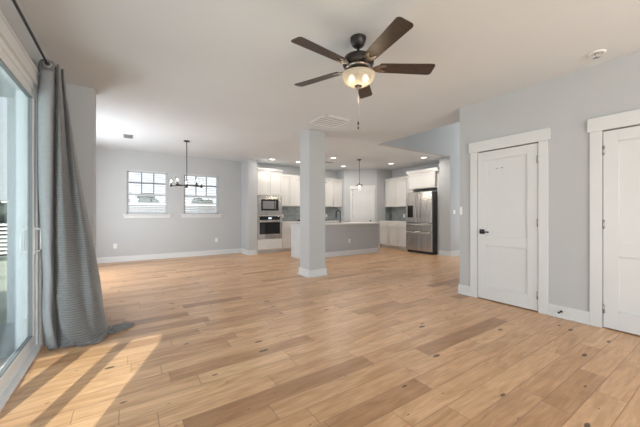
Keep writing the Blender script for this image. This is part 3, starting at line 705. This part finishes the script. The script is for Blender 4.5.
# ---------------------------------------------------------------- outlets, switches, door stop
def plate(name, label, cat, loc, rz, switch=False, w=.072, group=None):
    e = thing(name, label, cat, loc, rz, group)
    box(-w / 2, w / 2, -.006, 0, -.058, .058).build('cover_plate', M['plastic'], e, bevel=.003, wp=False)
    if switch:
        for dx in ((0,) if w < .1 else (-.023, .023)): box(dx - .016, dx + .016, -.010, -.006, -.033, .033).build('rocker', M['plastic'], e, bevel=.002, wp=False)
    else:
        for dz in (-.02, .02):
            o = box(-.017, .017, -.0085, -.006, dz - .014, dz + .014).build('socket', M['plastic'], e, bevel=.002, wp=False)
            s = MB(); s.box(-.009, -.006, -.0092, -.008, dz - .006, dz + .006); s.box(.006, .009, -.0092, -.008, dz - .006, dz + .006); s.build('slot', M['slot'], o, wp=False)
plate('outlet', 'white wall outlet low under the left dining window', 'outlet', (-.24, YB, .39), 0)
plate('outlet', 'white wall outlet low under the right dining window', 'outlet', (2.14, YB, .42), 0)
plate('outlet', 'white outlet on the grey front of the kitchen island', 'outlet', (5.27, 6.45, .40), 0)
plate('outlet', 'white outlet on the backsplash beside the oven tower', 'outlet', (4.22, YB - .012, 1.10), 0, w=.11)
plate('outlet', 'white outlet on the backsplash right of the column', 'outlet', (5.98, YB - .012, 1.10), 0)
plate('outlet', 'white outlet on the backsplash beside the refrigerator', 'outlet', (7.988, 6.80, 1.10), R(-90))
plate('light_switch', 'white double switch on the stairwell wall right of the refrigerator', 'light switch', (7.58, 4.70, 1.22), 0, True, .115)
plate('light_switch', 'white switch at the end of the wall left of the nearer door', 'light switch', (XR, 2.43, 1.22), R(-90), True, .036)
ds = thing('door_stop', 'black spring door stop on the baseboard between the two white doors', 'door stop', (XR - .016, 1.24, .075))
MB().lathe([(.013, 0), (.013, -.004), (.006, -.008), (.006, -.062)], (XR - .016, 1.24, .075), 12, 'X').build('shaft', M['black'], ds)
MB().lathe([(.010, -.062), (.011, -.078), (.0001, -.08)], (XR - .016, 1.24, .075), 12, 'X').build('tip', M['rubber'], ds)

# ---------------------------------------------------------------- kitchen cabinetry
def shaker(w, h, name, parent, loc, rz_normal, knob=False):
    """a shaker front in a cabinet's local space: x 0..w, z 0..h, front at y=-.02"""
    m = MB(); s = .058 if min(w, h) > .25 else .035; g = .0075
    m.box(g, w - g, -.010, 0, g, h - g)
    m.box(g, s, -.024, -.010, g, h - g); m.box(w - s, w - g, -.024, -.010, g, h - g); m.box(s, w - s, -.024, -.010, g, s); m.box(s, w - s, -.024, -.010, h - s, h - g)
    m.xform(Matrix.Translation(loc)); return m.build(name, M['cab'], parent, bevel=.0015, wp=False)
def slab(w, h, name, parent, loc):
    m = MB(); g = .0075; m.box(g, w - g, -.024, 0, g, h - g); m.xform(Matrix.Translation(loc)); return m.build(name, M['cab'], parent, bevel=.002, wp=False)
def crown(m, w, y0, y1, z, lft=True, rgt=True, h=.09):
    for k, (o, a, b) in enumerate(((.010, 0, .4), (.028, .4, .75), (.045, .75, 1))):
        m.box(-o if lft else 0, w + (o if rgt else 0), y0 - o, y1, z + h * a, z + h * b)
    return m
def wall_cab(label, loc, rz, doors, z0=1.41, z1=2.33, depth=.33, cr_h=.07, group='kitchen wall cabinets'):
    """local: x along the run, y=0 the front plane of the carcase, +y into the wall"""
    W = sum(doors); e = thing('upper_cabinet', label, 'cabinet', loc, rz, group)
    box(0, W, 0, depth - .003, z0, z1).build('carcase', M['cab'], e, wp=False)
    m = MB(); crown(m, W, -.02, depth - .003, z1, False, False, cr_h); m.build('crown_moulding', M['cab'], e, wp=False)
    x = 0
    for d in doors: shaker(d, z1 - z0 - .004, 'door', e, (x, 0, z0 + .002), 0); x += d
    return e
def base_cab(label, loc, rz, doors, depth=.60, top=.89, drawers=True, group='kitchen base cabinets'):
    W = sum(doors); e = thing('base_cabinet', label, 'cabinet', loc, rz, group)
    box(0, W, 0, depth - .003, .10, top).build('carcase', M['cab'], e, wp=False)
    box(0, W, .07, depth - .003, 0, .10).build('toe_kick', M['cab'], e, wp=False)
    x = 0
    for d in doors:
        shaker(d, .60, 'door', e, (x, 0, .105), 0); slab(d, .155, 'drawer', e, (x, 0, .72)); x += d
    return e
YF = 8.03
# oven tower
ot = thing('oven_cabinet', 'tall white cabinet holding the microwave and wall oven', 'cabinet', (3.128, YF, 0))
m = MB(); W = .80
m.box(0, W, .0, .597, .10, .43); m.box(0, .022, 0, .597, .43, 2.40); m.box(W - .022, W, 0, .597, .43, 2.40); m.box(.022, W - .022, 0, .597, 1.70, 2.40); m.box(.022, W - .022, .55, .597, .43, 1.70); m.box(.022, W - .022, 0, .55, 1.115, 1.135)
m.build('carcase', M['cab'], ot, wp=False)
box(0, W, .07, .597, 0, .10).build('toe_kick', M['cab'], ot, wp=False)
shaker(W / 2, .66, 'door', ot, (0, 0, 1.73), 0); shaker(W / 2, .66, 'door', ot, (W / 2, 0, 1.73), 0)
slab(W, .30, 'drawer', ot, (0, 0, .115))
m = MB(); crown(m, W, -.02, .597, 2.40, False, False, .09); m.build('crown_moulding', M['cab'], ot, wp=False)
# microwave
mw = thing('microwave', 'stainless built-in microwave above the wall oven', 'microwave', (3.128 + .024, YF, 1.137))
ww = W - .048
box(0, ww, .02, .5, 0, .56).build('body', M['steeldark'], mw, wp=False)
m = MB(); z0, z1 = .13, .46
m.box(-.012, ww + .012, -.022, .02, 0, z0); m.box(-.012, ww + .012, -.022, .02, z1, .556); m.box(-.012, .10, -.022, .02, z0, z1); m.box(ww - .10, ww + .012, -.022, .02, z0, z1)
m.build('trim_frame', M['steel'], mw, bevel=.002, wp=False)
box(.10, ww - .10, -.018, .02, z0, z1).build('door', M['blackglass'], mw, wp=False)
box(.15, ww - .235, -.020, -.018, z0 + .05, z1 - .05).build('window', mat('microwave_window', (.20, .20, .21), .25), mw, wp=False)
box(ww - .215, ww - .20, -.045, -.018, z0 + .03, z1 - .03).build('handle', M['steel'], mw, bevel=.003, wp=False)
# wall oven
ov = thing('built_in_oven', 'stainless wall oven with black glass door below the microwave', 'oven', (3.128 + .024, YF, .432))
box(0, ww, .02, .5, 0, .68).build('body', M['steeldark'], ov, wp=False)
m = MB(); m.box(-.012, ww + .012, -.022, .02, 0, .14); m.box(-.012, .05, -.022, .02, .14, .68); m.box(ww - .05, ww + .012, -.022, .02, .14, .68); m.box(.05, ww - .05, -.022, .02, .49, .555); m.box(.05, ww - .05, -.022, .02, .66, .68)
m.build('door_frame', M['steel'], ov, bevel=.002, wp=False)
box(.05, ww - .05, -.018, .02, .14, .49).build('door_glass', M['blackglass'], ov, wp=False)
box(.05, ww - .05, -.020, .02, .555, .66).build('control_panel', M['blackglass'], ov, wp=False)
box(ww / 2 - .05, ww / 2 + .05, -.0215, -.02, .585, .63).build('display', mat('oven_display', (.5, .6, .65), .3, emis=(.7, .85, 1), es=.9), ov, wp=False)
MB().tube([(.05, -.06, .52), (ww - .05, -.06, .52)], .012, 10).box(.07, .09, -.06, -.02, .512, .528).box(ww - .09, ww - .07, -.06, -.02, .512, .528).build('handle', M['steel'], ov, wp=False)
# back run
wall_cab('white wall cabinet right of the oven tower', (3.928 + .002, 8.30, 0), 0, [.40, .39])
wall_cab('white wall cabinet between the column and the pantry corner', (5.66, 8.30, 0), 0, [.395, .395])
base_cab('white base cabinet beside the oven tower', (3.930, YF, 0), 0, [.42, .42])
base_cab('white base cabinet under the cooktop, behind the column', (4.772, YF, 0), 0, [.42, .42])
base_cab('white base cabinet on the back wall nearest the pantry', (5.614, YF, 0), 0, [.42, .42])
ct = box(3.93, 6.455, YF - .03, YB, .89, .93); tag(ct.build('countertop', M['counter'], bevel=.003), 'pale stone countertop along the back kitchen wall', 'countertop')
struct(box(3.93, 6.458, YB - .012, YB, .93, 1.41).build('trim_5', M['tile']), 'grey subway tile backsplash on the back wall')
ck = thing('cooktop', 'black gas cooktop on the back counter, partly behind the column', 'cooktop', (5.17, 8.3, .93))
box(-.45, .45, -.24, .24, 0, .012).build('glass_top', M['blackglass'], ck, bevel=.003, wp=False)
for x, y in ((-.3, -.1), (-.3, .12), (0, 0), (.3, -.1), (.3, .12)):
    q = MB(); q.lathe([(.045, .012), (.045, .024), (.0001, .026)], (x, y, 0), 16)
    for s in (-1, 1): q.box(x - .11, x + .11, y + s * .05 - .005, y + s * .05 + .005, .035, .045); q.box(x + s * .10 - .005, x + s * .10 + .005, y - .09, y + .09, .012, .045)
    q.build('burner', M['black'], ck, wp=False)
# right run (faces -X): local +x runs towards -Y
wall_cab('white wall cabinet left of the refrigerator, over the right counter', (7.67, 7.375, 0), R(-90), [.485, .485, .28])
base_cab('narrow white base cabinet in the corner beside the pantry wall', (7.40, 7.375, 0), R(-90), [.405])
base_cab('white base cabinet next to the refrigerator', (7.40, 6.968, 0), R(-90), [.42, .42])
tag(box(7.37, 8.0, 6.125, 7.38, .89, .93).build('countertop', M['counter'], bevel=.003), 'pale stone countertop between pantry wall and refrigerator', 'countertop')
struct(box(7.988, 8.0, 6.13, 7.38, .93, 1.41).build('trim_6', M['tile']), 'grey subway tile backsplash left of the refrigerator')
struct(box(7.67, 7.988, 7.368, 7.38, .93, 1.41).build('trim_7', M['tile']))
fc = thing('fridge_cabinet', 'white cabinet over the refrigerator with a full-height side panel', 'cabinet', (7.40, 6.12, 0), R(-90))
box(0, .955, 0, .597, 1.93, 2.40).build('carcase', M['cab'], fc, wp=False)
shaker(.955, .455, 'door', fc, (0, 0, 1.938), 0)
box(.955, .995, .085, .597, 0, 2.40).build('side_panel', M['cab'], fc, wp=False)
box(.995, 1.068, .08, .10, 0, 2.40).build('filler', M['cab'], fc, wp=False)
m = MB(); crown(m, 1.068, -.02, .597, 2.40, True, False, .09); m.build('crown_moulding', M['cab'], fc, wp=False)
# refrigerator
fg = thing('refrigerator', 'stainless french-door refrigerator with two bottom drawers', 'refrigerator', (7.21, 6.07, 0), R(-90))
FW = .915
box(0, FW, .07, .76, .03, 1.81).build('body', M['steeldark'], fg, wp=False)
box(.02, FW - .02, .05, .3, 0, .06).build('base_grille', M['slot'], fg, wp=False)
for nm, a, b, z0, z1 in (('left_door', 0, FW / 2 - .003, .90, 1.82), ('right_door', FW / 2 + .003, FW, .90, 1.82), ('upper_drawer', 0, FW, .655, .89), ('lower_drawer', 0, FW, .075, .645)):
    o = box(a, b, 0, .066, z0, z1).build(nm, M['steel'], fg, bevel=.008, wp=False)
    q = MB()
    if 'door' in nm:
        hx = b - .045 if 'left' in nm else a + .045; bow = -.0
        q.tube([(hx, 0, 1.02), (hx, -.045, 1.04), (hx, -.062, 1.2), (hx, -.066, 1.4), (hx, -.062, 1.6), (hx, -.045, 1.74), (hx, 0, 1.76)], .013, 10)
    else:
        zz = z1 - .045; q.tube([(.05, 0, zz), (.06, -.045, zz), (.25, -.058, zz), (FW / 2, -.062, zz), (FW - .25, -.058, zz), (FW - .06, -.045, zz), (FW - .05, 0, zz)], .013, 10)
    q.build('handle', M['nickel'], o, wp=False)
    if nm == 'left_door':
        box(.07, .27, -.004, .01, 1.06, 1.42).build('water_dispenser', M['blackglass'], o, bevel=.003, wp=False)

# ---------------------------------------------------------------- island
isl = thing('kitchen_island', 'kitchen island with grey front, white end panel and pale top', 'island', (5.08, 6.8, 0))
IX0, IX1, IY0, IY1 = 3.76, 6.41, 6.45, 7.12
box(IX0 + .10, IX1, IY0, IY0 + .12, 0, .865).build('front_wall', M['islandgrey'], isl)
box(IX0 + .03, IX1 - .01, IY0 + .12, IY1 - .02, .10, .865).build('carcase', M['cab'], isl)
box(IX0 + .03, IX1 - .01, IY0 + .12, IY1 - .09, 0, .10).build('toe_kick', M['cab'], isl)
m = MB(); m.box(IX0, IX0 + .03, IY0, IY1 - .02, 0, .865)
m.box(IX0 - .012, IX0, IY0 + .0, IY0 + .09, 0, .865); m.box(IX0 - .012, IX0, IY1 - .11, IY1 - .02, 0, .865); m.box(IX0 - .012, IX0, IY0 + .09, IY1 - .11, .78, .865); m.box(IX0 - .012, IX0, IY0 + .09, IY1 - .11, 0, .14)
m.box(IX0 + .03, IX0 + .10, IY0, IY0 + .03, 0, .865)
m.build('end_panel', M['white'], isl, bevel=.002)
m = MB(); base_profile(m, IX0 + .10, IY0, IX1 + .016, IY0, 0, -1, .135); base_profile(m, IX1, IY0, IX1, IY0 + .12, 1, 0, .135); m.build('baseboard', M['white'], isl, bevel=.002)
m = MB(); m.box(IX0 + .10, IX1 + .01, IY0 - .014, IY0, .815, .865); m.build('frieze_board', M['islandgrey'], isl)
box(IX0 - .05, IX1 + .04, IY0 - .045, IY1 + .02, .865, .905).build('countertop', M['counter'], isl, bevel=.004)
for k in range(5): o = shaker(.50, .70, 'door', isl, (0, 0, 0), 0); o.rotation_euler = (0, 0, PI); o.location = (IX0 + .03 + .515 * (k + 1) - 5.08 + .03, IY1 - .02 - 6.8, .13)
fx, fy = 5.31, 6.93
fa = thing('faucet', 'black gooseneck faucet standing on the island countertop', 'faucet', (fx, fy, .905))
pts = [(0, 0, .02), (0, 0, .29)] + [(-.075 + .075 * math.cos(R(a)), 0, .29 + .075 * math.sin(R(a))) for a in range(15, 181, 15)] + [(-.15, 0, .25)]
MB().tube(pts, .016, 10).build('spout', M['black'], fa, wp=False)
MB().lathe([(.028, 0), (.028, .008), (.020, .012), (.020, .09), (.012, .095)], (0, 0, 0), 16).build('base', M['black'], fa, wp=False)
MB().lathe([(.016, .25), (.019, .235), (.019, .165), (.014, .16)], (-.15, 0, 0), 14).build('spray_head', M['black'], fa, wp=False)
MB().tube([(0, 0, .06), (.05, 0, .065), (.10, 0, .085)], .007, 8).build('lever', M['black'], fa, wp=False)
